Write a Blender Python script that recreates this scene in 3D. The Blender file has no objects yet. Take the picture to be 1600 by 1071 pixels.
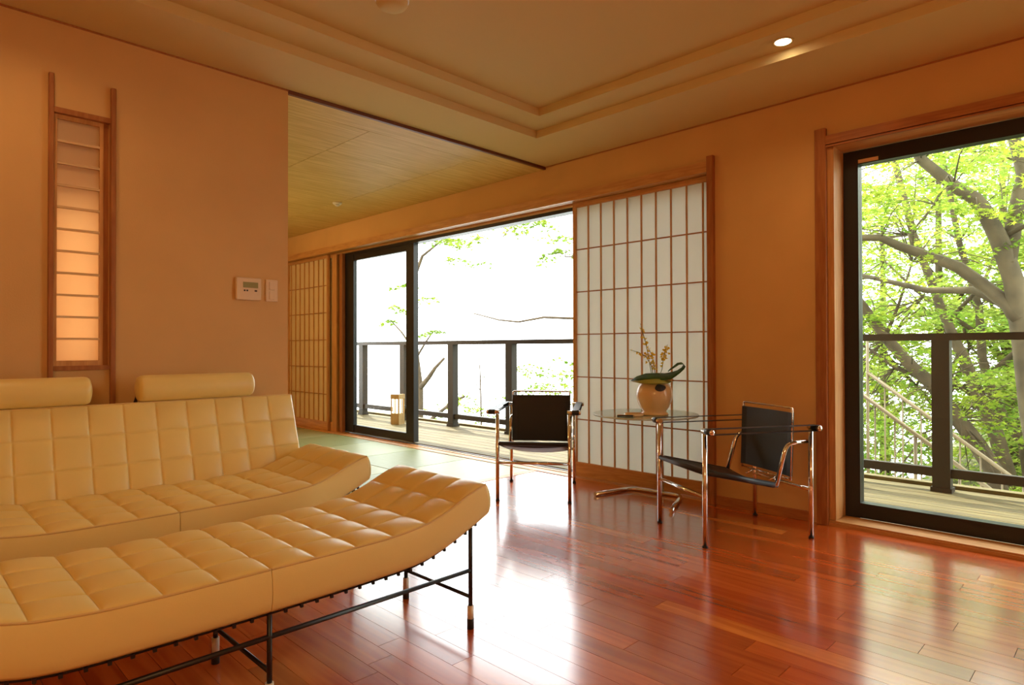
import bpy, bmesh, math, random
import numpy as np
from mathutils import Vector, Matrix

random.seed(7)
rng = np.random.default_rng(11)
S = bpy.context.scene
C = S.collection
PI = math.pi

# ------------------------------------------------------------------ camera
YAW, PITCH, ROLL, FPX = math.radians(45.133), math.radians(0.501), math.radians(-0.134), 991.79
F = Vector((math.sin(YAW)*math.cos(PITCH), math.cos(YAW)*math.cos(PITCH), math.sin(PITCH)))
R = Vector((math.cos(YAW), -math.sin(YAW), 0))
U = R.cross(F)
R2 = R*math.cos(ROLL) + U*math.sin(ROLL)
U2 = U*math.cos(ROLL) - R*math.sin(ROLL)
cam_data = bpy.data.cameras.new('camera')
cam_data.sensor_width = 36.0
cam_data.lens = 36.0*FPX/1600.0
cam_data.clip_start = 0.05
cam = bpy.data.objects.new('camera', cam_data)
C.objects.link(cam)
cam.matrix_world = Matrix(((R2.x, U2.x, -F.x, 0), (R2.y, U2.y, -F.y, 0), (R2.z, U2.z, -F.z, 1.0), (0, 0, 0, 1)))
S.camera = cam

# ------------------------------------------------------------------ world, sun, exposure
SKY = 6.5
w = bpy.data.worlds.new('sky'); S.world = w; w.use_nodes = True
bg = w.node_tree.nodes['Background']
bg.inputs[0].default_value = (0.95, 1.0, 1.0, 1); bg.inputs[1].default_value = SKY
sd = bpy.data.lights.new('sun', 'SUN'); sd.energy = 7.0; sd.angle = 0.02; sd.color = (1, 0.95, 0.82)
sun = bpy.data.objects.new('sun', sd); C.objects.link(sun)
sun.rotation_euler = Vector((0.25, 0.55, 0.8)).to_track_quat('Z', 'Y').to_euler()
S.view_settings.view_transform = 'Standard'; S.view_settings.look = 'None'
S.view_settings.exposure = 0.0; S.view_settings.gamma = 1.0; S.view_settings.use_curve_mapping = False
LAMP = (1.0, 0.62, 0.27)

# ------------------------------------------------------------------ helpers
def tag(o, label=None, cat=None, group=None, kind=None):
    if label: o['label'] = label
    if cat: o['category'] = cat
    if group: o['group'] = group
    if kind: o['kind'] = kind
    return o

def thing(name, label, cat, loc=(0, 0, 0), rz=0.0, group=None, kind=None):
    o = bpy.data.objects.new(name, None); C.objects.link(o)
    o.empty_display_size = 0.1
    o.location = loc; o.rotation_euler = (0, 0, rz)
    return tag(o, label, cat, group, kind)

def link(name, me, m, parent=None, smooth=False):
    if smooth:
        for p in me.polygons: p.use_smooth = True
    if m is not None and not me.materials: me.materials.append(m)
    o = bpy.data.objects.new(name, me); C.objects.link(o)
    if parent: o.parent = parent
    return o

class B:
    """collects shapes into one mesh"""
    def __init__(s): s.v = []; s.f = []; s.sm = []
    def add(s, vs, fs, smooth=False):
        n = len(s.v); s.v += [tuple(a) for a in vs]
        s.f += [tuple(n+i for i in f) for f in fs]; s.sm += [smooth]*len(fs); return s
    def box(s, x0, x1, y0, y1, z0, z1):
        if x0 > x1: x0, x1 = x1, x0
        if y0 > y1: y0, y1 = y1, y0
        vs = [(x0,y0,z0),(x1,y0,z0),(x1,y1,z0),(x0,y1,z0),(x0,y0,z1),(x1,y0,z1),(x1,y1,z1),(x0,y1,z1)]
        return s.add(vs, [(0,3,2,1),(4,5,6,7),(0,1,5,4),(1,2,6,5),(2,3,7,6),(3,0,4,7)])
    def tube(s, pts, r, n=10, caps=True):
        pts = [Vector(p) for p in pts]; rs = r if isinstance(r, (list, tuple)) else [r]*len(pts)
        vs = []; fs = []; t0 = (pts[1]-pts[0]).normalized()
        a = t0.orthogonal().normalized()
        for i, p in enumerate(pts):
            if i == 0: t = t0
            elif i == len(pts)-1: t = (pts[i]-pts[i-1]).normalized()
            else:
                t = (pts[i+1]-pts[i]).normalized() + (pts[i]-pts[i-1]).normalized()
                t = t.normalized() if t.length > 1e-6 else (pts[i+1]-pts[i]).normalized()
            a = (a - t*a.dot(t)).normalized(); b = t.cross(a)
            for k in range(n):
                an = 2*PI*k/n; vs.append(p + (a*math.cos(an)+b*math.sin(an))*rs[i])
        for i in range(len(pts)-1):
            for k in range(n):
                k2 = (k+1) % n; fs.append((i*n+k, i*n+k2, (i+1)*n+k2, (i+1)*n+k))
        s.add(vs, fs, True)
        if caps:
            m = len(s.v)-len(vs)
            s.f.append(tuple(m+k for k in reversed(range(n)))); s.sm.append(False)
            e = m+(len(pts)-1)*n; s.f.append(tuple(e+k for k in range(n))); s.sm.append(False)
        return s
    def lathe(s, prof, n=24, c=(0, 0, 0), axis='z', smooth=True):
        vs = []; fs = []
        for (r, h) in prof:
            for k in range(n):
                an = 2*PI*k/n; x, y = r*math.cos(an), r*math.sin(an)
                p = (x, y, h) if axis == 'z' else ((h, x, y) if axis == 'x' else (y, h, x))
                vs.append((p[0]+c[0], p[1]+c[1], p[2]+c[2]))
        for i in range(len(prof)-1):
            for k in range(n):
                k2 = (k+1) % n; fs.append((i*n+k, i*n+k2, (i+1)*n+k2, (i+1)*n+k))
        m = len(s.v); s.add(vs, fs, smooth)
        if prof[0][0] > 1e-4: s.f.append(tuple(m+k for k in reversed(range(n)))); s.sm.append(False)
        if prof[-1][0] > 1e-4:
            e = m+(len(prof)-1)*n; s.f.append(tuple(e+k for k in range(n))); s.sm.append(False)
        return s
    def mesh(s, name):
        me = bpy.data.meshes.new(name); me.from_pydata(s.v, [], s.f)
        me.polygons.foreach_set('use_smooth', s.sm); me.update(); return me
    def obj(s, name, m, parent=None, bevel=0.0):
        me = s.mesh(name)
        if bevel:
            bm = bmesh.new(); bm.from_mesh(me)
            bmesh.ops.bevel(bm, geom=list(bm.edges), offset=bevel, segments=1, affect='EDGES', clamp_overlap=True)
            bm.to_mesh(me); bm.free()
        return link(name, me, m, parent)

def box(name, m, d, parent=None, bevel=0.0):
    return B().box(*d).obj(name, m, parent, bevel)

def arc(p0, corner, p1, rad, n=6):
    """rounded corner between segments p0-corner-p1"""
    p0, c, p1 = Vector(p0), Vector(corner), Vector(p1)
    a = (p0-c).normalized(); b = (p1-c).normalized()
    out = []
    for i in range(n+1):
        t = i/n; out.append(((c+a*rad)*(1-t)+c*t)*(1-t) + (c*(1-t)+(c+b*rad)*t)*t)
    return out

# ------------------------------------------------------------------ materials
def nt(name):
    m = bpy.data.materials.new(name); m.use_nodes = True
    n = m.node_tree; return m, n, n.nodes['Principled BSDF']

def plain(name, col, rough=0.5, metal=0.0, spec=0.5, bump=0.0, bscale=200, coat=0.0, var=0.0, vscale=3.0):
    m, n, p = nt(name)
    p.inputs['Base Color'].default_value = (*col, 1); p.inputs['Roughness'].default_value = rough
    p.inputs['Metallic'].default_value = metal; p.inputs['Specular IOR Level'].default_value = spec
    p.inputs['Coat Weight'].default_value = coat
    tc = n.nodes.new('ShaderNodeTexCoord')
    if var:
        no = n.nodes.new('ShaderNodeTexNoise'); no.inputs['Scale'].default_value = vscale; no.inputs['Detail'].default_value = 4
        n.links.new(tc.outputs['Object'], no.inputs['Vector'])
        r = n.nodes.new('ShaderNodeValToRGB')
        r.color_ramp.elements[0].position = 0.3; r.color_ramp.elements[1].position = 0.7
        r.color_ramp.elements[0].color = (*[c*(1-var) for c in col], 1); r.color_ramp.elements[1].color = (*[min(1, c*(1+var)) for c in col], 1)
        n.links.new(no.outputs[0], r.inputs[0]); n.links.new(r.outputs[0], p.inputs['Base Color'])
    if bump:
        no = n.nodes.new('ShaderNodeTexNoise'); no.inputs['Scale'].default_value = bscale; no.inputs['Detail'].default_value = 3
        n.links.new(tc.outputs['Object'], no.inputs['Vector'])
        b = n.nodes.new('ShaderNodeBump'); b.inputs['Strength'].default_value = bump; b.inputs['Distance'].default_value = 0.002
        n.links.new(no.outputs[0], b.inputs['Height']); n.links.new(b.outputs[0], p.inputs['Normal'])
    return m

def wood(name, c1, c2, stretch=(1, 1, 1), scale=20, rough=0.4, coat=0.0, rnd=0.0, ramp=None, bump=0.05, spec=0.5, coat_rough=0.1, detail=5):
    """grain noise squeezed along the board; rnd = tone change from board to board"""
    m, n, p = nt(name)
    tc = n.nodes.new('ShaderNodeTexCoord'); mp = n.nodes.new('ShaderNodeMapping'); mp.inputs['Scale'].default_value = stretch
    oi = n.nodes.new('ShaderNodeObjectInfo')
    n.links.new(tc.outputs['Object'], mp.inputs['Vector'])
    ad = n.nodes.new('ShaderNodeVectorMath'); ad.operation = 'ADD'
    mul = n.nodes.new('ShaderNodeMath'); mul.operation = 'MULTIPLY'; mul.inputs[1].default_value = 37.0
    n.links.new(oi.outputs['Random'], mul.inputs[0])
    n.links.new(mp.outputs[0], ad.inputs[0]); n.links.new(mul.outputs[0], ad.inputs[1])
    no = n.nodes.new('ShaderNodeTexNoise'); no.inputs['Scale'].default_value = scale; no.inputs['Detail'].default_value = detail
    no.inputs['Distortion'].default_value = 0.6
    n.links.new(ad.outputs[0], no.inputs['Vector'])
    r = n.nodes.new('ShaderNodeValToRGB'); r.color_ramp.elements[0].position = 0.35; r.color_ramp.elements[1].position = 0.68
    r.color_ramp.elements[0].color = (*c1, 1); r.color_ramp.elements[1].color = (*c2, 1)
    n.links.new(no.outputs[0], r.inputs[0]); col = r.outputs[0]
    if ramp:
        rr = n.nodes.new('ShaderNodeValToRGB'); e = rr.color_ramp.elements
        rr.color_ramp.interpolation = 'CONSTANT'
        e[0].position = 0; e[0].color = (*ramp[0], 1)
        e.remove(e[1])
        for i, c in enumerate(ramp[1:]):
            el = e.new((i+1)/len(ramp)); el.color = (*c, 1)
        n.links.new(oi.outputs['Random'], rr.inputs[0])
        mx = n.nodes.new('ShaderNodeMix'); mx.data_type = 'RGBA'; mx.blend_type = 'MULTIPLY'; mx.inputs[0].default_value = 1
        n.links.new(col, mx.inputs[6]); n.links.new(rr.outputs[0], mx.inputs[7]); col = mx.outputs[2]
    n.links.new(col, p.inputs['Base Color'])
    p.inputs['Roughness'].default_value = rough; p.inputs['Coat Weight'].default_value = coat
    p.inputs['Coat Roughness'].default_value = coat_rough; p.inputs['Coat IOR'].default_value = 1.62; p.inputs['Specular IOR Level'].default_value = spec
    if bump:
        b = n.nodes.new('ShaderNodeBump'); b.inputs['Strength'].default_value = bump; b.inputs['Distance'].default_value = 0.002
        n.links.new(no.outputs[0], b.inputs['Height']); n.links.new(b.outputs[0], p.inputs['Normal'])
    return m

def glass(name, tint=(1, 1, 1), ior=1.35):
    m = bpy.data.materials.new(name); m.use_nodes = True; n = m.node_tree; n.nodes.clear()
    o = n.nodes.new('ShaderNodeOutputMaterial'); t = n.nodes.new('ShaderNodeBsdfTransparent'); t.inputs[0].default_value = (*tint, 1)
    g = n.nodes.new('ShaderNodeBsdfGlossy'); g.inputs['Roughness'].default_value = 0.0
    f = n.nodes.new('ShaderNodeFresnel')
    ge = n.nodes.new('ShaderNodeNewGeometry'); ma = n.nodes.new('ShaderNodeMapRange')
    ma.inputs['To Min'].default_value = ior; ma.inputs['To Max'].default_value = 1/ior
    n.links.new(ge.outputs['Backfacing'], ma.inputs['Value']); n.links.new(ma.outputs[0], f.inputs[0])
    mx = n.nodes.new('ShaderNodeMixShader')
    n.links.new(f.outputs[0], mx.inputs[0]); n.links.new(t.outputs[0], mx.inputs[1]); n.links.new(g.outputs[0], mx.inputs[2])
    n.links.new(mx.outputs[0], o.inputs[0]); return m

def translucent(name, col, tcol, mix, rough=0.6, var=0.0):
    m = bpy.data.materials.new(name); m.use_nodes = True; n = m.node_tree; n.nodes.clear()
    o = n.nodes.new('ShaderNodeOutputMaterial'); d = n.nodes.new('ShaderNodeBsdfDiffuse'); d.inputs[0].default_value = (*col, 1)
    t = n.nodes.new('ShaderNodeBsdfTranslucent'); t.inputs[0].default_value = (*tcol, 1)
    mx = n.nodes.new('ShaderNodeMixShader'); mx.inputs[0].default_value = mix
    n.links.new(d.outputs[0], mx.inputs[1]); n.links.new(t.outputs[0], mx.inputs[2]); n.links.new(mx.outputs[0], o.inputs[0])
    if var:
        tc = n.nodes.new('ShaderNodeTexCoord'); no = n.nodes.new('ShaderNodeTexNoise'); no.inputs['Scale'].default_value = 1.7
        n.links.new(tc.outputs['Object'], no.inputs['Vector'])
        for sh, c in ((d, col), (t, tcol)):
            r = n.nodes.new('ShaderNodeValToRGB'); r.color_ramp.elements[0].position = 0.35; r.color_ramp.elements[1].position = 0.65
            r.color_ramp.elements[0].color = (c[0]*(1-var), c[1]*(1-var*0.6), c[2]*(1-var), 1)
            r.color_ramp.elements[1].color = (min(1, c[0]*(1+var)), min(1, c[1]*(1+var*0.5)), c[2], 1)
            n.links.new(no.outputs[0], r.inputs[0]); n.links.new(r.outputs[0], sh.inputs[0])
    return m

def emit(name, col, s):
    m = bpy.data.materials.new(name); m.use_nodes = True; n = m.node_tree; n.nodes.clear()
    o = n.nodes.new('ShaderNodeOutputMaterial'); e = n.nodes.new('ShaderNodeEmission')
    e.inputs[0].default_value = (*col, 1); e.inputs[1].default_value = s
    n.links.new(e.outputs[0], o.inputs[0]); return m

M = {}
M['wall'] = plain('warm plaster', (0.70, 0.43, 0.175), 0.9, spec=0.15, bump=0.25, bscale=160, var=0.04)
M['ceil'] = plain('cream ceiling paper', (0.70, 0.56, 0.28), 0.95, spec=0.1, bump=0.12, bscale=250)
M['slab'] = plain('dark subfloor', (0.05, 0.03, 0.02), 0.8)
M['floor'] = wood('red hardwood', (0.50, 0.080, 0.010), (0.66, 0.132, 0.020), (9, 0.6, 1), 3.2, detail=1.0, rough=0.22, coat=1.0, coat_rough=0.15,
                  ramp=[(0.72, 0.66, 0.6), (0.9, 0.85, 0.8), (0.8, 0.75, 0.7), (1.0, 1.0, 1.0), (0.85, 0.7, 0.6), (1.15, 1.6, 1.6), (0.95, 0.9, 0.85), (0.75, 0.7, 0.7)], bump=0.0)
M['cedar'] = wood('honey cedar', (0.54, 0.25, 0.075), (0.68, 0.36, 0.125), (6, 6, 0.6), 9, rough=0.45)
M['cedar_h'] = wood('honey cedar lengthwise', (0.54, 0.25, 0.075), (0.68, 0.36, 0.125), (6, 0.6, 6), 9, rough=0.45)
M['palecedar'] = wood('pale cedar', (0.66, 0.44, 0.22), (0.76, 0.54, 0.30), (0.6, 6, 6), 9, rough=0.5)
M['redwood'] = wood('reddish cedar', (0.32, 0.105, 0.026), (0.43, 0.165, 0.045), (6, 6, 0.6), 9, rough=0.45)
M['redwood_h'] = wood('reddish cedar lengthwise', (0.36, 0.12, 0.030), (0.48, 0.19, 0.05), (6, 0.6, 6), 9, rough=0.45)
M['darkwood'] = wood('dark brown board', (0.12, 0.035, 0.015), (0.18, 0.055, 0.022), (0.6, 6, 6), 9, rough=0.5)
M['ceilboard'] = wood('cedar ceiling board', (0.62, 0.42, 0.12), (0.80, 0.58, 0.21), (0.5, 9, 1), 6, rough=0.55, bump=0.03)
M['deck'] = wood('weathered deck board', (0.085, 0.062, 0.018), (0.22, 0.17, 0.06), (10, 0.5, 1), 6, rough=0.7)
M['tat_a'] = wood('green rush mat', (0.24, 0.27, 0.11), (0.30, 0.34, 0.15), (60, 1, 1), 4, rough=0.42, bump=0.1)
M['tat_b'] = wood('rush mat lit weave', (0.33, 0.37, 0.17), (0.40, 0.44, 0.22), (1, 60, 1), 4, rough=0.42, bump=0.1)  # lighter tone paints in how light catches the turned weave
M['black'] = plain('black aluminium', (0.012, 0.012, 0.014), 0.4)
M['blacksteel'] = plain('black painted steel', (0.012, 0.010, 0.012), 0.35)
M['bronze'] = plain('dark bronze railing', (0.030, 0.022, 0.018), 0.5)
M['tanmetal'] = plain('tan painted metal', (0.20, 0.15, 0.075), 0.55)
M['concrete'] = plain('tan concrete', (0.22, 0.18, 0.11), 0.9, bump=0.3, bscale=40, var=0.1)
M['chrome'] = plain('chrome tube', (0.80, 0.78, 0.74), 0.08, metal=1.0)
M['leather'] = plain('butter yellow leather', (0.84, 0.645, 0.235), 0.36, spec=0.5, bump=0.10, bscale=320)
M['piping'] = plain('leather piping', (0.74, 0.52, 0.21), 0.45)
M['blackleather'] = plain('black saddle leather', (0.016, 0.018, 0.024), 0.45, bump=0.1, bscale=300)
M['paper'] = translucent('shoji paper', (0.80, 0.78, 0.70), (0.85, 0.88, 0.84), 0.34)
M['paperwarm'] = translucent('warm lit shoji paper', (0.82, 0.66, 0.40), (0.8, 0.6, 0.35), 0.1)  # orange cast of the room light put into the paper colour
M['nichepaper'] = translucent('niche paper', (0.86, 0.64, 0.40), (0.90, 0.74, 0.52), 0.5)
M['lampshade'] = translucent('lamp paper', (0.8, 0.75, 0.65), (0.95, 0.92, 0.85), 0.8)
M['glass'] = glass('window glass', (0.96, 0.98, 0.96))
M['tableglass'] = glass('table glass', (0.93, 0.97, 0.95), 1.2)
M['glassedge'] = plain('green glass edge', (0.55, 0.66, 0.60), 0.1)
M['white'] = plain('off white plastic', (0.80, 0.76, 0.66), 0.45)
M['cream'] = plain('cream plastic', (0.80, 0.58, 0.33), 0.5)
M['lcd'] = plain('green grey lcd', (0.34, 0.30, 0.10), 0.25)
M['dark'] = plain('dark rubber', (0.02, 0.016, 0.015), 0.6)
M['vase'] = plain('cream glazed ceramic', (0.80, 0.57, 0.30), 0.28, coat=0.3, var=0.03)
M['leaf'] = plain('dark green leaf', (0.030, 0.080, 0.014), 0.6, spec=0.25, var=0.3, vscale=15)
M['leafpale'] = plain('yellow green leaf back', (0.30, 0.32, 0.05), 0.45)
M['stem'] = plain('green stem', (0.16, 0.20, 0.05), 0.5)
M['petal'] = plain('yellow petal', (0.85, 0.62, 0.03), 0.5)
M['slate'] = plain('dark slate tag', (0.05, 0.045, 0.04), 0.6, var=0.3, vscale=60)
M['bark'] = plain('grey brown bark', (0.075, 0.052, 0.026), 0.9, bump=0.8, bscale=25, var=0.35, vscale=6)
M['bark_pale'] = plain('pale bark', (0.085, 0.064, 0.032), 0.9, bump=0.8, bscale=25, var=0.35, vscale=5)
M['maple'] = translucent('maple leaf', (0.19, 0.28, 0.04), (0.36, 0.46, 0.07), 0.5, var=0.4)
M['maple_far'] = translucent('far maple leaf', (0.24, 0.34, 0.08), (0.44, 0.55, 0.14), 0.5, var=0.45)
M['valleyleaf'] = translucent('valley leaf', (0.13, 0.20, 0.035), (0.22, 0.32, 0.05), 0.5, var=0.3)
M['shrubleaf'] = translucent('shrub leaf', (0.12, 0.24, 0.035), (0.24, 0.42, 0.06), 0.45, var=0.35)
M['ground'] = plain('forest floor', (0.13, 0.13, 0.05), 0.95, bump=1.0, bscale=8, var=0.4, vscale=1.5)
M['bamboo'] = wood('lantern bamboo', (0.36, 0.21, 0.08), (0.48, 0.30, 0.12), (8, 8, 0.6), 9, rough=0.5)
M['lampglow'] = emit('lantern glow', (1.0, 0.80, 0.52), 4.0)
M['bulb'] = emit('downlight bulb', (1.0, 0.85, 0.6), 18.0)

# ------------------------------------------------------------------ the setting
H = 2.455
XW, YL = 3.80, 3.40
X0R, Y0R, YT = -2.6, -3.0, 9.2
def struct(o): o['kind'] = 'structure'; return o

# floor: subfloor slab + hardwood planks + tatami mats
floor = struct(B().box(X0R-.15, XW+.15, Y0R-.15, YT+.15, -0.20, -0.018).obj('floor', M['slab']))
PW = 0.093
joint = {4: [0.515], 6: [0.545], 15: [2.246, 0.377], 22: [1.528], 8: [2.9], 20: [0.9]}
plank_mesh = {}
def plank_me(L):
    L = round(L, 3)
    if L not in plank_mesh:
        b = B().box(.0007, PW-.0007, .0008, L-.0008, -.018, 0)
        me = b.mesh('plank'); me.materials.append(M['floor']); plank_mesh[L] = me
    return plank_mesh[L]
pr = random.Random(5)
rest = B()
YE = 3.50
for k in range(69):
    xa = XW-(k+1)*PW
    cuts = sorted(joint.get(k, []))
    y = YE - pr.uniform(0.3, 1.1) if not cuts else cuts[-1]
    ys = [YE]
    pending = list(reversed(cuts[:-1])) if cuts else []
    while y > Y0R:
        ys.append(y)
        y = pending.pop(0) if pending else y - pr.choice([0.909, 0.909, 1.212, 0.76])
    ys.append(Y0R)
    for a, b_ in zip(ys[1:], ys[:-1]):
        if xa > -0.15 and b_ > -0.45:
            o = link('plank', plank_me(b_-a), None, floor); o.location = (xa, a, 0)
        else:
            rest.box(xa+.0006, xa+PW-.0006, a+.0006, b_-.0006, -.018, 0)
r_ = rest.obj('plank', M['floor'], floor); r_['kind'] = 'stuff'
box('threshold', M['cedar_h'], (1.64, XW, YE, 3.57, -.018, 0.002), floor)
mat_e = [3.57+0.767*i for i in range(8)]
def tatami_me():
    b = B(); b.box(-.393, .393, -.3815, .3815, -.018, 0); return b
for flag in (0, 1):
    bm_me = None
    for i in range(6):
        for j in range(7):
            if (i+j) % 2 != flag: continue
            if bm_me is None:
                o = tatami_me().obj('tatami_mat', M['tat_a'] if flag else M['tat_b'], floor, bevel=0.004); bm_me = o.data
            else: o = link('tatami_mat', bm_me, None, floor)
            o.location = (3.80-0.79*(i+.5), 3.57+0.767*(j+.5), 0.0)

# window wall
wr = B()
wr.box(XW, 4.05, Y0R-.15, -0.75, -.2, 2.75).box(XW, 4.05, 1.262, 1.965, -.2, 2.75)
wr.box(XW, 4.05, -0.75, 1.262, 2.14, 2.75).box(XW, 4.05, -0.75, 1.262, -.2, 0.0)
wr.box(XW, 4.05, 1.965, YT+.15, 2.175, 2.75).box(3.95, 4.05, 6.86, YT+.15, -.2, 2.175)
wr.box(XW+.15, 4.05, 1.965, 6.86, -.2, -0.02)
wall_right = struct(wr.obj('wall_right', M['wall']))
# wall with the lattice niche
wl = B()
NX0, NX1, NZ0, NZ1 = 0.553, 0.766, 0.912, 2.055
wl.box(X0R-.15, NX0, YL, 3.54, -.0, H+.1).box(NX1, 1.635, YL, 3.54, 0, H+.1)
wl.box(NX0, NX1, YL, 3.54, 0, NZ0).box(NX0, NX1, YL, 3.54, NZ1, H+.1)
wl.box(NX0-.02, NX1+.02, 3.54, 3.56, NZ0-.02, NZ1+.02)
wall_left = struct(wl.obj('wall_left', M['wall']))
struct(box('wall_back', M['wall'], (X0R-.15, X0R, Y0R-.15, YL, -.0, 2.75)))
struct(box('wall_near', M['wall'], (X0R, XW, Y0R-.15, Y0R, -.0, 2.75)))
struct(box('wall_far', M['wall'], (-1.09, XW+.15, YT, YT+.15, -.0, 2.6)))
struct(box('wall_tatami_side', M['wall'], (-1.09, -0.94, 3.56, YT, -.0, 2.6)))

# tray ceiling: three flat levels with two steps
cl = B()
TX1, TY1, TX2, TY2 = 3.235, 2.975, 3.035, 2.770
TX1b, TY1b, TX2b, TY2b = -1.9, -2.4, -1.7, -2.2
def ring(b, ox0, ox1, oy0, oy1, ix0, ix1, iy0, iy1, z0, z1):
    b.box(ox0, ix0, oy0, oy1, z0, z1).box(ix1, ox1, oy0, oy1, z0, z1)
    b.box(ix0, ix1, oy0, iy0, z0, z1).box(ix0, ix1, iy1, oy1, z0, z1)
ring(cl, X0R, XW, Y0R, YL, TX1b, TX1, TY1b, TY1, H, H+.05)
ring(cl, X0R, XW, Y0R, YL, TX2b, TX2, TY2b, TY2, H+.05, H+.10)
cl.box(X0R, XW, Y0R, YL, H+.10, H+.28)
struct(cl.obj('ceiling', M['ceil']))
# dark header board and thin strip where ceiling meets walls
tr = B().box(1.635, XW-.001, YL-.006, YL+.016, H-.022, H-.0005)
struct(tr.obj('trim_header', M['darkwood']))
sg = B().box(XW-.007, XW-.0005, Y0R, YL, H-.008, H-.0005).box(X0R, 1.635, YL-.007, YL-.0005, H-.008, H-.0005)
struct(sg.obj('trim_ceiling', M['redwood_h']))
# tatami room ceiling: boards in panels
ct = struct(B().box(-1.09, XW+.15, YL+.0, YT+.15, 2.45, 2.60).obj('ceiling_tatami', M['darkwood']))
box('border_board', M['ceilboard'], (-.94, XW-.001, YL+.017, 3.618, 2.436, 2.4495), ct)
pm = {}
xe = [-.94, .485, 1.395, 2.305, 3.215, 3.7985]; ye = [3.622+0.58*i for i in range(10)]
for i in range(5):
    for j in range(9):
        a, b_ = xe[i]+.0025, xe[i+1]-.0025; c_, d_ = ye[j]+.0015, min(ye[j+1]-.0015, YT-.001)
        k = (i, round(d_-c_, 3))
        if k not in pm:
            me = B().box(0, b_-a, 0, d_-c_, 0, .013).mesh('ceiling_panel'); me.materials.append(M['ceilboard']); pm[k] = me
        o = link('ceiling_panel', pm[k], None, ct); o.location = (a, c_, 2.4365)

# baseboards
struct(box('baseboard_right', M['redwood_h'], (XW-.014, XW, 1.345, 1.939, 0, .058), bevel=.002))
struct(box('baseboard_left', M['redwood_h'], (X0R, 1.635, YL-.014, YL, 0, .058), bevel=.002))

# kamoi / sill over the sliding screens
k1 = B().box(3.772, 3.95, 1.986, YT, 2.155, 2.200)
k1.box(3.772, 3.815, 1.986, YT, 2.132, 2.155).box(3.835, 3.862, 1.986, YT, 2.136, 2.155).box(3.906, 3.95, 1.986, YT, 2.128, 2.155)
struct(k1.obj('trim_lintel', M['cedar_h']))
struct(B().box(3.80, 3.862, 1.986, YT, -.02, .004).box(3.906, 3.95, 1.986, YT, -.02, .004).box(3.862, 3.906, 1.986, YT, -.02, 0.0).obj('trim_track', M['cedar_h']))
struct(box('trim_post', M['redwood'], (3.768, 3.95, 1.942, 1.986, 0, 2.232), bevel=.002))
struct(box('trim_post_far', M['redwood'], (3.91, 3.954, 6.735, 6.795, .004, 2.128), bevel=.002))
# casing of the picture window
struct(box('trim_casing', M['redwood'], (3.772, 3.80, 1.262, 1.322, 0, 2.238), bevel=.002))
struct(B().box(3.772, 3.80, -.9, 1.262, 2.142, 2.192).box(3.778, 3.80, -.9, 1.262, 2.128, 2.138).obj('trim_casing_head', M['redwood_h']))
struct(B().box(3.7995, 3.96, 1.228, 1.2615, .03, 2.128).obj('trim_jamb', M['cedar']))
struct(B().box(3.7995, 3.96, -.75, 1.2615, 2.128, 2.1395).obj('trim_soffit', M['cedar_h']))
struct(B().box(3.795, 3.96, -.75, 1.2615, 0.0, .028).box(3.787, 3.795, -.75, 1.30, 0, .018).obj('trim_sill', M['cedar_h']))

# ---- window_2: picture window
w2 = thing('window_2', None, None, (3.99, 0.25, 0), kind='structure')
def loc_box(name, m, d, p, bevel=0.0):
    o = p.location; return box(name, m, (d[0]-o.x, d[1]-o.x, d[2]-o.y, d[3]-o.y, d[4]-o.z, d[5]-o.z), p, bevel)
FX0, FX1 = 3.96, 4.03
loc_box('stile', M['black'], (FX0, FX1, 1.150, 1.255, .028, 2.125), w2)
loc_box('stile', M['black'], (FX0, FX1, -.75, -.655, .028, 2.125), w2)
loc_box('top_rail', M['black'], (FX0, FX1, -.655, 1.150, 2.045, 2.125), w2)
loc_box('bottom_rail', M['black'], (FX0, FX1, -.655, 1.150, .03, .113), w2)
loc_box('outer_frame', M['black'], (4.03, 4.07, 1.235, 1.262, .0, 2.14), w2)
loc_box('pane', M['glass'], (3.992, 3.998, -.655, 1.150, .113, 2.045), w2)
tag(loc_box('sticker', M['cream'], (3.9565, 3.9598, 1.045, 1.148, 2.050, 2.070), w2), 'small tan sticker')

# ---- window_1: sliding glass doors
w1 = thing('window_1', None, None, (4.03, 4.4, 0), kind='structure')
loc_box('head_frame', M['black'], (3.955, 4.05, 1.97, 6.855, 2.10, 2.172), w1)
loc_box('jamb', M['black'], (3.955, 4.05, 6.805, 6.86, 0, 2.10), w1)
loc_box('bottom_track', M['black'], (3.955, 3.975, 1.97, 6.80, -.02, .008), w1)
loc_box('stile', M['black'], (3.96, 4.02, 5.385, 5.52, .02, 2.10), w1)
loc_box('stile', M['black'], (3.96, 4.005, 6.56, 6.80, .02, 2.10), w1)
loc_box('top_rail', M['black'], (3.965, 4.005, 5.52, 6.56, 2.03, 2.10), w1)
loc_box('bottom_rail', M['black'], (3.965, 4.005, 5.52, 6.56, .02, .105), w1)
loc_box('pane', M['glass'], (3.982, 3.988, 5.52, 6.56, .105, 2.03), w1)

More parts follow.
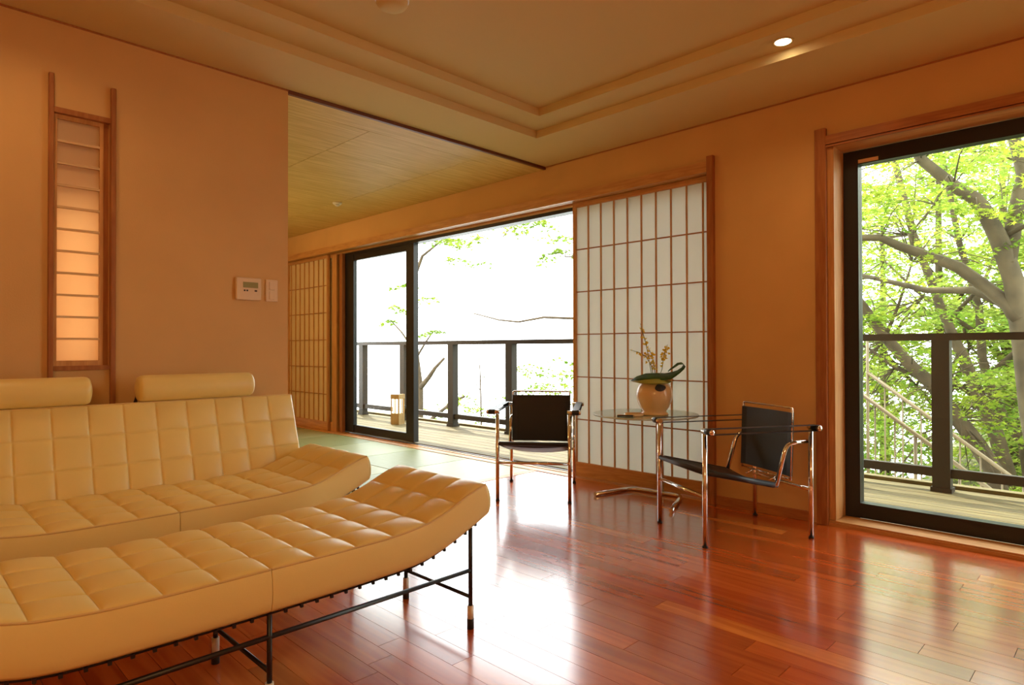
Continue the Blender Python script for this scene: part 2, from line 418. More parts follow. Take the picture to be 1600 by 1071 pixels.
# ---- window_3: lattice niche window in the left wall
w3 = thing('window_3', None, None, (0.66, YL, 0.9), kind='structure')
loc_box('post', M['redwood'], (.533, .552, YL-.022, YL-.0005, .06, 2.213), w3, .002)
loc_box('post', M['redwood'], (.769, .790, YL-.022, YL-.0005, .06, 2.211), w3, .002)
loc_box('head_rail', M['redwood'], (.552, .769, YL-.016, YL+.03, 2.045, 2.069), w3, .001)
loc_box('bottom_rail', M['redwood'], (.552, .769, YL-.016, YL+.03, .905, .925), w3, .001)
loc_box('side_liner', M['redwood'], (.7665, .769, YL-.01, YL+.03, .925, 2.045), w3)
scr = thing('screen', None, None, (0, 0, 0)); scr.parent = w3
def w3box(n, m, d, par):
    o = w3.location; return box(n, m, (d[0]-o.x, d[1]-o.x, d[2]-o.y, d[3]-o.y, d[4]-o.z, d[5]-o.z), par)
w3box('screen_frame', M['cedar'], (.553, .568, YL+.008, YL+.026, .925, 2.045), scr)
w3box('screen_frame', M['cedar'], (.730, .745, YL+.008, YL+.026, .925, 2.045), scr)
w3box('screen_frame', M['cedar'], (.568, .730, YL+.008, YL+.026, .925, .948), scr)
w3box('screen_frame', M['cedar'], (.568, .730, YL+.008, YL+.026, 2.026, 2.045), scr)
for i in range(10):
    zz = .948+(i+1)*.098
    w3box('slat', M['palecedar'], (.568, .730, YL+.006, YL+.022, zz-.005, zz+.005), scr)
w3box('reveal', M['redwood'], (.745, .7665, YL+.012, YL+.026, .925, 2.045), scr)
w3box('paper', M['nichepaper'], (.568, .730, YL+.0225, YL+.024, .948, 2.026), scr)
ld = bpy.data.lights.new('niche_tube', 'AREA'); ld.shape = 'RECTANGLE'; ld.size = .12; ld.size_y = .72; ld.energy = 1.25; ld.color = (1, .84, .58)
lo = bpy.data.objects.new('niche_tube', ld); C.objects.link(lo); lo.location = (.649, 3.535, 1.29); lo.rotation_euler = (-PI/2, 0, 0)

# ------------------------------------------------------------------ shoji screens
def shoji(name, label, ya, yb, xf, ppr, nv, paper, group=None, sp=None, edge=0.028, frame=M['cedar']):
    t = thing(name, label, 'screen', (xf+.015, (ya+yb)/2, .004), group=group)
    o = t.location
    def bx(n, m, d): return box(n, m, (d[0]-o.x, d[1]-o.x, d[2]-o.y, d[3]-o.y, d[4]-o.z, d[5]-o.z), t)
    z0, z1, zb, zt = .004, 2.134, .111, 2.098
    bx('stile', frame, (xf, xf+.03, ya, ya+edge, z0, z1)); bx('stile', frame, (xf, xf+.03, yb-edge, yb, z0, z1))
    bx('bottom_rail', M['cedar_h'], (xf, xf+.03, ya+edge, yb-edge, z0, zb)); bx('top_rail', M['cedar_h'], (xf, xf+.03, ya+edge, yb-edge, zt, z1))
    for y in ppr: bx('muntin', M['cedar'], (xf+.004, xf+.016, y-.0045, y+.0045, zb, zt))
    for k in range(1, 6):
        z = zb+(zt-zb)*k/6 + .001
        bx('crossbar', M['redwood_h'], (xf+.006, xf+.018, ya+edge, yb-edge, z-.004, z+.004))
    bx('paper', paper, (xf+.019, xf+.020, ya+edge, yb-edge, zb, zt))
    return t
shoji('shoji_screen', 'tall shoji screen with white backlit paper beside the sliding glass doors', 1.99, 3.175, 3.869,
      [2.068+.12*i for i in range(9)], 9, M['paper'])
shoji('shoji_screen', 'amber shoji screen beyond the sliding doors in the tatami room', 7.0, 8.05, 3.869,
      [7.122+.1205*i for i in range(8)], 8, M['paperwarm'])
b2 = thing('shoji_screen', 'shoji screen tucked behind the amber one, only its honey wood stile showing', 'screen', (3.925, 7.4, .004))
for n_, d in (('stile', (3.908, 3.938, 6.857, 6.96, .004, 2.128)), ('stile', (3.908, 3.938, 7.93, 7.96, .004, 2.128)), ('bottom_rail', (3.908, 3.938, 6.96, 7.93, .004, .11)),
              ('top_rail', (3.908, 3.938, 6.96, 7.93, 2.098, 2.128)), ('paper', (3.930, 3.931, 6.96, 7.93, .11, 2.098))):
    loc_box(n_, M['paperwarm'] if n_ == 'paper' else M['cedar'], d, b2)

# ------------------------------------------------------------------ quilted upholstery
def quilt(name, m, parent, fn, nu, nv, res=10, amp=.018, eu=(1, 1), ev=(1, 1), piping=True):
    """fn(u,v,w)->point, u,v in cells, w 0 bottom..1 top; returns cushion with puffed square cells"""
    NU, NV = nu*res, nv*res
    vs = []; fs = []
    FR = (0, .025, .07, .15, .29, .5, .71, .85, .93, .975)
    def at(i): return i//res + FR[i % res]
    def puff(t):
        f = abs(math.sin(PI*t)); return f**0.42 if f > 1e-6 else 0.0
    for i in range(NU+1):
        for j in range(NV+1):
            u, v = at(i), at(j)
            n = (Vector(fn(u, v, 1.0))-Vector(fn(u, v, 0.0))).normalized()
            p = Vector(fn(u, v, 1.0)) + n*amp*puff(u)*puff(v)
            if j == 0 or j == NV: p = Vector(fn(u, v, 1.0))
            vs.append(p)
    top = lambda i, j: i*(NV+1)+j
    for i in range(NU):
        for j in range(NV): fs.append((top(i, j), top(i+1, j), top(i+1, j+1), top(i, j+1)))
    # border loop, then side walls in rows
    loop = [(i, 0) for i in range(NU)] + [(NU, j) for j in range(NV)] + [(i, NV) for i in range(NU, 0, -1)] + [(0, j) for j in range(NV, 0, -1)]
    prev = [top(i, j) for i, j in loop]; K = len(loop)
    cu, cv = nu/2, nv/2
    for wv, out in ((.93, .004), (.75, .008), (.5, .010), (.25, .008), (.07, .003), (0.0, -.004)):
        row = []
        for (i, j) in loop:
            u, v = at(i), at(j)
            p = Vector(fn(u, v, wv))
            d = Vector((0, 0, 0))
            if j == 0: d += (Vector(fn(u, 0, wv))-Vector(fn(u, .1, wv))).normalized()
            if j == NV: d += (Vector(fn(u, nv, wv))-Vector(fn(u, nv-.1, wv))).normalized()
            if i == 0: d += (Vector(fn(0, v, wv))-Vector(fn(.1, v, wv))).normalized()*eu[0]
            if i == NU: d += (Vector(fn(nu, v, wv))-Vector(fn(nu-.1, v, wv))).normalized()*eu[1]
            row.append(len(vs)); vs.append(p+d*out)
        for k in range(K):
            k2 = (k+1) % K; fs.append((prev[k2], prev[k], row[k], row[k2]))
        prev = row
    c = len(vs); pc = Vector(fn(cu, cv, 0)); vs.append(pc)
    # bottom surface
    b0 = len(vs)
    idx = {}
    for (q, (i, j)) in zip(prev, loop): idx[(i, j)] = q
    for i in range(0, NU+1):
        for j in range(0, NV+1, res):
            if (i, j) not in idx: idx[(i, j)] = len(vs); vs.append(Vector(fn(at(i), at(j), 0)))
    for i in range(NU):
        js = list(range(0, NV+1, res))
        for a, b_ in zip(js[:-1], js[1:]):
            if i == 0: poly = [idx[(0, jj)] for jj in range(a, b_+1)] + [idx[(1, b_)], idx[(1, a)]]
            elif i == NU-1: poly = [idx[(i, a)], idx[(i, b_)]] + [idx[(NU, jj)] for jj in range(b_, a-1, -1)]
            else: poly = [idx[(i, a)], idx[(i, b_)], idx[(i+1, b_)], idx[(i+1, a)]]
            fs.append(tuple(poly))
    me = bpy.data.meshes.new(name); me.from_pydata([tuple(v) for v in vs], [], fs); me.update()
    bm = bmesh.new(); bm.from_mesh(me)
    bmesh.ops.delete(bm, geom=[v for v in bm.verts if not v.link_faces], context='VERTS')
    bmesh.ops.recalc_face_normals(bm, faces=bm.faces); bm.to_mesh(me); bm.free()
    o = link(name, me, m, parent, smooth=True)
    if piping:
        pts = [Vector(fn(at(i), 0, 1.0)) for i in range(NU+1)]
        B().tube(pts, .0035, 6).obj('piping', M['piping'], o)
        pts = [Vector(fn(at(i), nv, 1.0)) for i in range(NU+1)]
        B().tube(pts, .0035, 6).obj('piping', M['piping'], o)
    return o

def interp(tab, x):
    xs = [a for a, _ in tab]
    if x <= xs[0]: return tab[0][1]
    for (a, b_), (c_, d_) in zip(tab[:-1], tab[1:]):
        if x <= c_:
            t = (x-a)/(c_-a); return b_+(d_-b_)*t
    return tab[-1][1]
# half profile, distance from the centre seam -> height (smooth curve through these)
TOP = [(0, .394), (.23, .394), (.40, .397), (.50, .407), (.566, .418), (.62, .436), (.667, .458), (.735, .486), (.80, .505)]
BOT = [(0, .276), (.23, .277), (.43, .281), (.51, .287), (.56, .298), (.597, .309), (.66, .332), (.715, .354), (.80, .394)]
def smooth_tab(tab, d):
    return (interp(tab, abs(d)) + interp(tab, max(0, abs(d)-.03)) + interp(tab, min(.8, abs(d)+.03)))/3 if abs(d) < .77 else interp(tab, abs(d))

def seat_unit(t, cx, y0, y1, legs=True):
    """curved quilted seat in two halves on a black wire frame; local coords of t at (cx, ymid, 0)"""
    ym = (y0+y1)/2; hy = (y1-y0)/2
    for side in (-1, 1):
        def fn(u, v, w_, side=side):
            d = (u/6.0*.80) if side > 0 else (u/6.0*.80-.80)
            if side > 0: d = max(d, .0012)
            else: d = min(d, -.0012)
            y = -hy + 2*hy*v/4.0
            zt, zb = smooth_tab(TOP, d), smooth_tab(BOT, d)
            lean = (abs(d)/.8)**3*.012*(1 if d > 0 else -1)*(1-w_)
            return (d+lean, y, zb+(zt-zb)*w_)
        quilt('seat_cushion', M['leather'], t, fn, 6, 4, eu=((0.0, 1.0) if side > 0 else (1.0, 0.0)))
    # wire grid below
    fr = B()
    n = 40
    for yy in (-hy+.02, hy-.02, 0):
        pts = [(-.78+1.56*i/n, yy, smooth_tab(BOT, -.78+1.56*i/n)-.008) for i in range(n+1)]
        fr.tube(pts, .005, 6)
    fr_o = fr.obj('frame', M['blacksteel'], t)
    sp = B()
    for i in range(33):
        d = -.76+1.52*i/32; z = smooth_tab(BOT, d)-.012
        sp.tube([(d, -hy+.012, z+.004), (d, -hy+.03, z), (d, hy-.03, z), (d, hy-.012, z+.004)], .003, 5)
        for yy in (-hy+.012, hy-.012): sp.box(d-.004, d+.004, yy-.004, yy+.004, z-.004, z+.006)
    sp.obj('spring', M['blacksteel'], t)
    ly = hy-.07
    LX = (-.735, 0.0, .735)
    for lx in LX:
        for s in (-1, 1):
            yy = -hy+.01 if s < 0 else hy-.14
            zt = smooth_tab(BOT, lx)-.006
            lg = B().tube([(lx, yy, .06), (lx, yy, zt)], .0075, 8).obj('leg', M['blacksteel'], t)
            B().lathe([(.0115, .036), (.0115, .082)], 12, (lx, yy, 0)).obj('sleeve', M['white'], lg)
            B().lathe([(.0125, 0), (.0125, .036)], 12, (lx, yy, 0)).obj('foot', M['dark'], lg)
        B().tube([(lx, -hy+.01, .112), (lx, hy-.14, .112)], .0065, 8).obj('cross_brace', M['blacksteel'], t)
    for yy in (-hy+.01, hy-.14):
        B().tube([(-.735, yy, .207), (.735, yy, .207)], .0075, 8).obj('stretcher', M['blacksteel'], t)

bench = thing('daybed_bench', 'backless quilted yellow leather bench curving up at its end, in front of the sofa', 'bench', (.770, 1.97, 0))
seat_unit(bench, .770, 1.70, 2.24)

SCX, SY0, SY1 = .800, 2.535, 3.065
sofa = thing('sofa', 'quilted yellow leather sofa with backrest and bolster headrests against the wall', 'sofa', (SCX, (SY0+SY1)/2, 0))
seat_unit(sofa, SCX, SY0, SY1)
sl = sofa.location
bA, bB = Vector((0, 3.03, .25)), Vector((0, 3.205, .757))
bd = (bB-bA); bl = bd.length; bdn = bd.normalized(); bn = Vector((0, -bdn.z, bdn.y))   # outward to the room
def fnb(u, v, w_):
    p = bA + bdn*(bl*v/4) + bn*(.075*(w_-1))
    return (-.008+1.566*u/12-sl.x, p.y-sl.y, p.z-sl.z)
quilt('backrest', M['leather'], sofa, fnb, 12, 4, amp=.013)
for xa, xb in ((.835, 1.357), (.140, .660)):
    pr_ = [(.0, xa), (.035, xa+.001), (.052, xa+.006), (.059, xa+.016), (.061, xa+.03), (.061, xb-.03), (.059, xb-.016), (.052, xb-.006), (.035, xb-.001), (.0, xb)]
    o = B().lathe([(r, h-sl.x) for r, h in pr_], 28, (0, 3.222-sl.y, .820-sl.z), 'x').obj('headrest', M['leather'], sofa)
    for xx in (xa+.05, xb-.05):
        B().tube([(xx-sl.x, 3.262-sl.y, .50), (xx-sl.x, 3.275-sl.y, .74), (xx-sl.x, 3.235-sl.y, .80)], .006, 6).obj('bracket', M['blacksteel'], o)
    q = xa+.004
    B().add([(q-.006-sl.x, 3.262-sl.y, .752), (q+.012-sl.x, 3.262-sl.y, .752), (q+.004-sl.x, 3.255-sl.y, .79), (q-.006-sl.x, 3.268-sl.y, .752), (q+.012-sl.x, 3.268-sl.y, .752), (q+.004-sl.x, 3.262-sl.y, .79)],
            [(0, 1, 2), (5, 4, 3), (0, 3, 4, 1), (1, 4, 5, 2), (2, 5, 3, 0)]).obj('bracket_plate', M['blacksteel'], o)
bf = B()
for xx in (.06, .774, 1.49):
    bf.tube([(xx-sl.x, 3.05-sl.y, .10), (xx-sl.x, 3.12-sl.y, .22), (xx-sl.x, 3.288-sl.y, .72)], .0075, 8)
bf.tube([(.0-sl.x, 3.288-sl.y, .72), (1.55-sl.x, 3.288-sl.y, .72)], .006, 8)
bf.obj('back_frame', M['blacksteel'], sofa)

# ------------------------------------------------------------------ tubular armchairs
def armchair(label, loc, rz):
    """local: x = towards the back, y = towards the sitter's right-hand... (w direction); origin on the floor"""
    t = thing('tubular_armchair', label, 'chair', loc, rz)
    hw, hd, r = .235, .313, .0125
    ZA = .582
    for sx in (-1, 1):
        for sy in (-1, 1):
            lg = B().tube([(sx*hd, sy*hw, .008), (sx*hd, sy*hw, ZA-.012)], r, 12).obj('leg', M['chrome'], t)
            B().lathe([(.014, 0), (.014, .008), (.011, .012)], 12, (sx*hd, sy*hw, 0)).obj('glide', M['dark'], lg)
    for sx in (-1, 1):
        B().tube([(sx*hd, -hw, .252), (sx*hd, hw, .252)], .010, 10).obj('stretcher', M['chrome'], t)
    for sy in (-1, 1):
        for sx in (-1, 1):
            pin = B().tube([(sx*hd, sy*(hw-.014), ZA), (sx*hd, sy*(hw+.064), ZA)], .0135, 12).obj('arm_pin', M['chrome'], t)
            B().lathe([(.0, -.004), (.010, -.003), (.0145, 0), (.0145, .008), (.010, .0115), (.0, .0125)], 12, (sx*hd, sy*(hw+.066)-.004, ZA), 'y').obj('end_cap', M['chrome'], pin)
        # leather strap looped round both pins
        ya, yb = sy*(hw+.016), sy*(hw+.060)
        pts = []
        for i in range(9): a = PI/2+PI*i/8; pts.append((-hd+.0155*math.cos(a), ZA+.0155*math.sin(a)))
        for i in range(9): a = -PI/2+PI*i/8; pts.append((hd+.0155*math.cos(a), ZA+.0155*math.sin(a)))
        ins = [(-hd+.0137*math.cos(PI/2+PI*i/8), ZA+.0137*math.sin(PI/2+PI*i/8)) for i in range(9)] + [(hd+.0137*math.cos(-PI/2+PI*i/8), ZA+.0137*math.sin(-PI/2+PI*i/8)) for i in range(9)]
        n = len(pts); vs = [(x, ya, z) for x, z in pts]+[(x, yb, z) for x, z in pts]+[(x, ya, z) for x, z in ins]+[(x, yb, z) for x, z in ins]
        fs = []
        for i in range(n):
            j = (i+1) % n
            fs += [(i, j, n+j, n+i), (2*n+j, 2*n+i, 3*n+i, 3*n+j), (j, i, 2*n+i, 2*n+j), (n+i, n+j, 3*n+j, 3*n+i)]
        st = B().add(vs, fs)
        for sx in (-1, 1):   # stitched leather wrap at the pins
            st.lathe([(.0150, min(ya, yb)), (.0165, min(ya, yb)+.001), (.0165, max(ya, yb)-.001), (.0150, max(ya, yb))], 14, (sx*hd, 0, ZA), 'y')
        st.obj('arm_strap', M['blackleather'], t)
        # bent side tube: front leg -> seat rail -> up -> rear leg
        yy = sy*(hw-.018)
        p0, p1 = (-hd, yy, .374), (.115, yy, .283)
        p2, p3 = (.180, yy, .498), (hd, yy, .505)
        B().tube([p0, p1], .009, 10).obj('seat_rail', M['chrome'], t)
        B().tube([p1]+arc(p1, p2, p3, .045)+[p3], .0115, 10).obj('side_tube', M['chrome'], t)
    # seat sling
    vs = []; nx, ny = 10, 10
    for k, dz in ((0, .011), (1, -.011)):
        for i in range(nx+1):
            for j in range(ny+1):
                a, b_ = i/nx, j/ny
                x = -hd+.012+(.113+hd)*a; y = (-1+2*b_)*(hw-.016)
                z = .374+(.283-.374)*a - .022*(1-(2*b_-1)**2)*min(1, a*3+.35)
                vs.append((x, y, z+dz*(1 if (k == 0) else 1)))
    fs = []; q = (nx+1)*(ny+1); I = lambda i, j: i*(ny+1)+j
    for i in range(nx):
        for j in range(ny):
            fs.append((I(i, j), I(i+1, j), I(i+1, j+1), I(i, j+1))); fs.append((q+I(i, j), q+I(i, j+1), q+I(i+1, j+1), q+I(i+1, j)))
    for i in range(nx):
        fs.append((I(i, 0), q+I(i, 0), q+I(i+1, 0), I(i+1, 0))); fs.append((I(i, ny), I(i+1, ny), q+I(i+1, ny), q+I(i, ny)))
    for j in range(ny):
        fs.append((I(0, j), I(0, j+1), q+I(0, j+1), q+I(0, j))); fs.append((I(nx, j), q+I(nx, j), q+I(nx, j+1), I(nx, j+1)))
    s_ = B().add(vs, fs, True)
    for sy in (-1, 1):   # leather wrapped round the rail
        s_.tube([(-hd+.02, sy*(hw-.018), .372), (.10, sy*(hw-.018), .286)], .0150, 10)
    s_.obj('seat', M['blackleather'], t)
    B().tube([(-hd, -hw+.012, .376), (-hd, hw-.012, .376)], .0135, 10).obj('front_roll', M['blackleather'], t)
    # backrest: chrome rod frame with leather sling
    bw = .208; xt, xb = .222, .208
    zr0, zr1 = .302, .682
    loop = [(xb, -bw, zr0), (xt, -bw, zr1)]
    pts = [Vector((xb, -bw, zr0))] + arc((xb, -bw, zr0), (xt, -bw, zr1), (xt, bw, zr1), .012, 4) + arc((xt, -bw, zr1), (xt, bw, zr1), (xb, bw, zr0), .012, 4) + [Vector((xb, bw, zr0))]
    B().tube(pts, .006, 8).obj('back_rod', M['chrome'], t)
    B().tube([(xb, -bw, zr0+.004), (xb, bw, zr0+.004)], .005, 8).obj('back_rod', M['chrome'], t)
    for sy in (-1, 1):
        B().tube([(xb, sy*.10, zr0+.004), (xb-.05, sy*.10, .285)], .004, 6).obj('back_rod', M['chrome'], t)
    vs = []; n = 12
    for k in (0, 1):
        for i in range(n+1):
            a = i/n; y = (-1+2*a)*(bw+.004); sag = .010*(1-(2*a-1)**2)
            for z in (.322, .656):
                x = xb+(xt-xb)*(z-zr0)/(zr1-zr0)
                thick = .0085 if (a < .06 or a > .94) else .004
                vs.append((x+sag+(thick if k else -thick), y, z))
    fs = []; m_ = 2*(n+1)
    for i in range(n):
        a = 2*i; fs.append((a, a+2, a+3, a+1)); fs.append((m_+a, m_+a+1, m_+a+3, m_+a+2))
        fs.append((a, m_+a, m_+a+2, a+2)); fs.append((a+1, a+3, m_+a+3, m_+a+1))
    fs += [(0, 1, m_+1, m_), (2*n, m_+2*n, m_+2*n+1, 2*n+1)]
    B().add(vs, fs).obj('backrest', M['blackleather'], t)
    return t
armchair('chrome and black leather armchair standing before the open sliding doors', (3.271, 3.000, 0), math.radians(36.6))
armchair('chrome and black leather armchair beside the picture window, turned sideways', (3.318, 1.604, 0), math.radians(-30.3))

# ------------------------------------------------------------------ glass side table and things on it
TC = Vector((3.515, 2.285, 0)); TZ = .575
tb = thing('side_table', 'round clear glass side table on a bent chrome tube base', 'table', TC)
B().lathe([(.0, TZ-.010), (.332, TZ-.010), (.332, TZ), (.0, TZ)], 64, smooth=False).obj('glass_top', M['tableglass'], tb)
B().lathe([(.3322, TZ-.0098), (.3336, TZ-.008), (.3336, TZ-.002), (.3322, TZ-.0002)], 64).obj('glass_rim', M['glassedge'], tb)
def L(p): return (p[0]-TC.x, p[1]-TC.y, p[2])
bp = [(3.425, 2.625, .014), (3.755, 2.560, .014), (3.790, 2.185, .014), (3.405, 2.035, .014)]
pts = [Vector(L(bp[0]))] + arc(L(bp[0]), L(bp[1]), L(bp[2]), .06) + arc(L(bp[1]), L(bp[2]), L(bp[3]), .06) + [Vector(L(bp[3]))]
B().tube(pts, .0135, 12).obj('base', M['chrome'], tb)
m0 = Vector(L((3.777, 2.325, .014)))
pts = [m0] + arc(m0, (m0.x, m0.y, TZ-.024), (0, 0, TZ-.024), .05) + [Vector((0, 0, TZ-.024))]
B().tube(pts, .0125, 12).obj('post', M['chrome'], tb)
B().lathe([(.0, TZ-.036), (.05, TZ-.036), (.05, TZ-.0101), (.0, TZ-.0101)], 24, smooth=False).obj('top_plate', M['chrome'], tb)

VC = Vector((3.50, 2.208, TZ))
va = thing('vase', 'round cream ceramic vase with a dark oval tag on the glass table', 'vase', VC)
prof = [(.0, 0), (.083, 0), (.088, .004), (.086, .010), (.072, .022), (.088, .045), (.104, .078), (.113, .115), (.113, .142), (.104, .175), (.088, .198), (.080, .206), (.083, .212), (.076, .212), (.070, .202), (.06, .17), (.0, .165)]
B().lathe(prof, 40).obj('body', M['vase'], va)
tagm = []
b = B(); n = 20
dirv = Vector((-.60, -.80, 0)).normalized(); side_ = Vector((-dirv.y, dirv.x, 0))
ctr = Vector((0, 0, .178))
vs = []
for k in range(n):
    a = 2*PI*k/n
    s1 = .034*math.cos(a)*(1+.12*math.sin(2*a)); s2 = .021*math.sin(a)*(1+.1*math.cos(3*a))
    z = .176+s2; rr = np.interp(z, [p[1] for p in prof[:12]], [p[0] for p in prof[:12]])
    ang = math.atan2(dirv.y, dirv.x) + s1/rr
    for off in (.0005, .006): vs.append(((rr+off)*math.cos(ang), (rr+off)*math.sin(ang), z))
vs.append((dirv.x*.112, dirv.y*.112, .176))
fs = []
for k in range(n):
    k2 = (k+1) % n; fs += [(2*k, 2*k2, 2*k2+1, 2*k+1), (2*k+1, 2*k2+1, 2*n)]
tag(b.add(vs, fs).obj('tag', M['slate'], va), 'dark oval stone tag')

# orchid arrangement (stands in the vase)
orr = random.Random(3)
orc = thing('orchid_arrangement', 'yellow orchid sprays with one broad folded green leaf standing in the vase', 'plant', (VC.x, VC.y, VC.z+.17))
def O(p): return (p[0]-VC.x, p[1]-VC.y, p[2]-VC.z-.17)
RV = Vector((.709, -.705, 0)); FV = Vector((.709, .705, 0))      # across / away from the photographer
def leafpt(r, f, z): return VC + RV*r + FV*f + Vector((0, 0, z))
# broad leaf lying over the rim, its tip looping up on the right
spine = [(-.152, -.02, .218), (-.11, -.035, .236), (-.05, -.045, .250), (.02, -.05, .252), (.075, -.04, .250), (.12, -.02, .262), (.155, 0, .275), (.185, .01, .296), (.194, .012, .312), (.182, .012, .326), (.155, .01, .322), (.125, .0, .302), (.10, -.005, .285), (.085, -.01, .272)]
wid = [.004, .035, .055, .062, .058, .040, .026, .020, .020, .019, .017, .013, .008, .002]
vs = []; fs = []
NW = 6
for i, (sp, wd) in enumerate(zip(spine, wid)):
    for j in range(NW+1):
        s = -1+2*j/NW
        p = leafpt(sp[0], sp[1]+s*wd*1.25, sp[2]+ (abs(s)**1.5)*(-.022 if s < 0 else .012)*(wd/.06))
        vs.append(O(p))
for i in range(len(spine)-1):
    for j in range(NW): fs.append((i*(NW+1)+j, (i+1)*(NW+1)+j, (i+1)*(NW+1)+j+1, i*(NW+1)+j+1))
lf = B().add(vs, fs, True).obj('leaf', M['leaf'], orc)
sm = lf.modifiers.new('thick', 'SOLIDIFY'); sm.thickness = .0025
vs = []; fs = []
for i in range(9):
    t_ = i/8; r0 = -.145+.25*t_
    for j in range(4):
        s = j/3; zz = .212+.02*math.sin(PI*t_)-.030*s*math.sin(PI*t_)**.7
        vs.append(O(leafpt(r0, -.105*math.sin(PI*t_)**.6-.02-.018*s, zz)))
for i in range(8):
    for j in range(3): fs.append((i*4+j, (i+1)*4+j, (i+1)*4+j+1, i*4+j+1))
lf2 = B().add(vs, fs, True).obj('leaf', M['leafpale'], orc)
lf2.modifiers.new('thick', 'SOLIDIFY').thickness = .002
sprays = [[(-.01, 0, .20), (-.03, .0, .33), (-.05, .01, .45), (-.075, .01, .54), (-.085, .01, .58)],
          [(.0, 0, .20), (-.02, -.01, .31), (-.055, -.01, .37), (-.10, -.01, .395), (-.155, -.01, .412)],
          [(.01, 0, .20), (.0, .0, .30), (-.015, .0, .38), (-.04, .0, .43)],
          [(.02, .0, .20), (.05, .0, .29), (.06, .0, .37), (.075, .0, .42), (.085, .0, .445)]]
pt = B(); cnt = 0
for path in sprays:
    P_ = [Vector(leafpt(*q)) for q in path]
    B().tube([O(p) for p in P_], [.0022]*(len(P_)-1)+[.001], 5).obj('stem', M['stem'], orc)
    for s in range(34 if path is not sprays[1] else 18):
        t_ = orr.uniform(.28, 1.0)*(len(P_)-1); i = min(int(t_), len(P_)-2); p = P_[i].lerp(P_[i+1], t_-i)
        small = t_/(len(P_)-1) > .8
        p = p + Vector((orr.uniform(-1, 1), orr.uniform(-1, 1), orr.uniform(-.6, .6)))*.016
        for q in range(3 if not small else 1):
            rr = orr.uniform(.008, .013) if not small else .004
            d1 = Vector((orr.uniform(-1, 1), orr.uniform(-1, 1), orr.uniform(-1, 1))).normalized(); d2 = d1.orthogonal().normalized(); d3 = d1.cross(d2)*.25
            o_ = Vector(O(p)) + d2*rr*.6*(q-1)
            pt.add([o_-d1*rr, o_+d2*rr*.7, o_+d1*rr, o_-d2*rr*.7, o_+d3*rr, o_-d3*rr], [(0, 1, 4), (1, 2, 4), (2, 3, 4), (3, 0, 4), (1, 0, 5), (2, 1, 5), (3, 2, 5), (0, 3, 5)])
po = pt.obj('blossom', M['petal'], orc); po['kind'] = 'stuff'

# dish and pen on the glass
dish = B().lathe([(.0, 0), (.055, 0), (.058, .003), (.060, .017), (.056, .017), (.053, .006), (.0, .006)], 32).obj('dish', M['vase'])
dish.location = (3.345, 2.258, TZ); tag(dish, 'small shallow cream dish beside the vase on the glass table', 'dish')
pen = thing('pen', 'slim black pen lying on the glass table', 'pen', (3.262, 2.262, TZ), math.radians(-50))
B().tube([(-.052, 0, .006), (.045, 0, .006)], .0055, 10).obj('barrel', M['dark'], pen)
B().tube([(.045, 0, .006), (.058, 0, .006)], [.0055, .0015], 10).obj('tip', M['chrome'], pen)
B().box(-.05, -.015, -.0012, .0012, .0112, .013).obj('clip', M['chrome'], pen)

# ------------------------------------------------------------------ things on walls and ceiling
th = thing('thermostat', 'cream wall thermostat with a small green display', 'thermostat', (1.409, YL, 1.319))
box('body', M['cream'], (-.067, .067, -.020, 0, -.060, .060), th, .004)
box('display', M['lcd'], (-.032, .048, -.0215, -.019, .006, .036), th)
for xx, ww in ((-.024, .008), (-.010, .008), (.036, .013)): box('button', M['dark'], (xx-ww/2, xx+ww/2, -.0225, -.019, -.013, -.005), th)
sw = thing('light_switch', 'narrow cream light switch plate next to the thermostat', 'switch', (1.539, YL, 1.318))
box('plate', M['cream'], (-.034, .034, -.009, 0, -.060, .060), sw, .003)
for zz in (.026, -.026): box('rocker', M['cream'], (-.016, .016, -.013, -.008, zz-.022, zz+.022), sw, .002)

def downlight(loc, label, energy, group=None):
    t = thing('downlight', label, 'light', loc, group=group)
    B().lathe([(.050, 0), (.050, -.004), (.040, -.004), (.038, -.001), (.038, 0.0)], 28).obj('trim_ring', M['ceil'], t)
    B().lathe([(.0, -.0025), (.037, -.0025), (.037, -.0008), (.0, -.0008)], 24, smooth=False).obj('bulb', M['bulb'], t)
    l = bpy.data.lights.new('downlight_lamp', 'SPOT'); l.energy = energy; l.color = LAMP; l.spot_size = math.radians(150); l.spot_blend = 1.0; l.shadow_soft_size = .04
    lo = bpy.data.objects.new('downlight_lamp', l); C.objects.link(lo); lo.parent = t; lo.location = (0, 0, -.02)
    return t
DE = 12.0
downlight((3.146, 1.246, H+.05), 'small round recessed downlight glowing in the ceiling tray edge', DE)
for p in ((3.146, -0.95), (0.35, 2.872), (-1.80, 2.872), (-1.80, .30), (-1.80, -2.1), (.6, -2.3), (3.146, -2.3)):
    downlight((p[0], p[1], H+.05), 'small round recessed downlight behind the photographer along the ceiling tray', DE, 'downlights out of view')
sm_ = thing('smoke_detector', 'round cream smoke detector on the plaster ceiling tray', 'detector', (1.62, 2.362, H+.10))
B().lathe([(.070, 0), (.070, -.020), (.062, -.032), (.03, -.036), (.0, -.036)], 28).obj('body', M['ceil'], sm_)
B().lathe([(.076, 0), (.076, -.006), (.0702, -.009), (.0702, 0)], 28).obj('rim', M['white'], sm_)
sp_ = thing('smoke_detector', 'tiny white detector on the wooden tatami room ceiling', 'detector', (3.208, 5.615, 2.4365))
B().lathe([(.045, 0), (.045, -.012), (.036, -.020), (.0, -.020)], 20).obj('base', M['white'], sp_)
B().lathe([(.022, -.020), (.022, -.032), (.012, -.038), (.0, -.038)], 16).obj('sensor', M['white'], sp_)
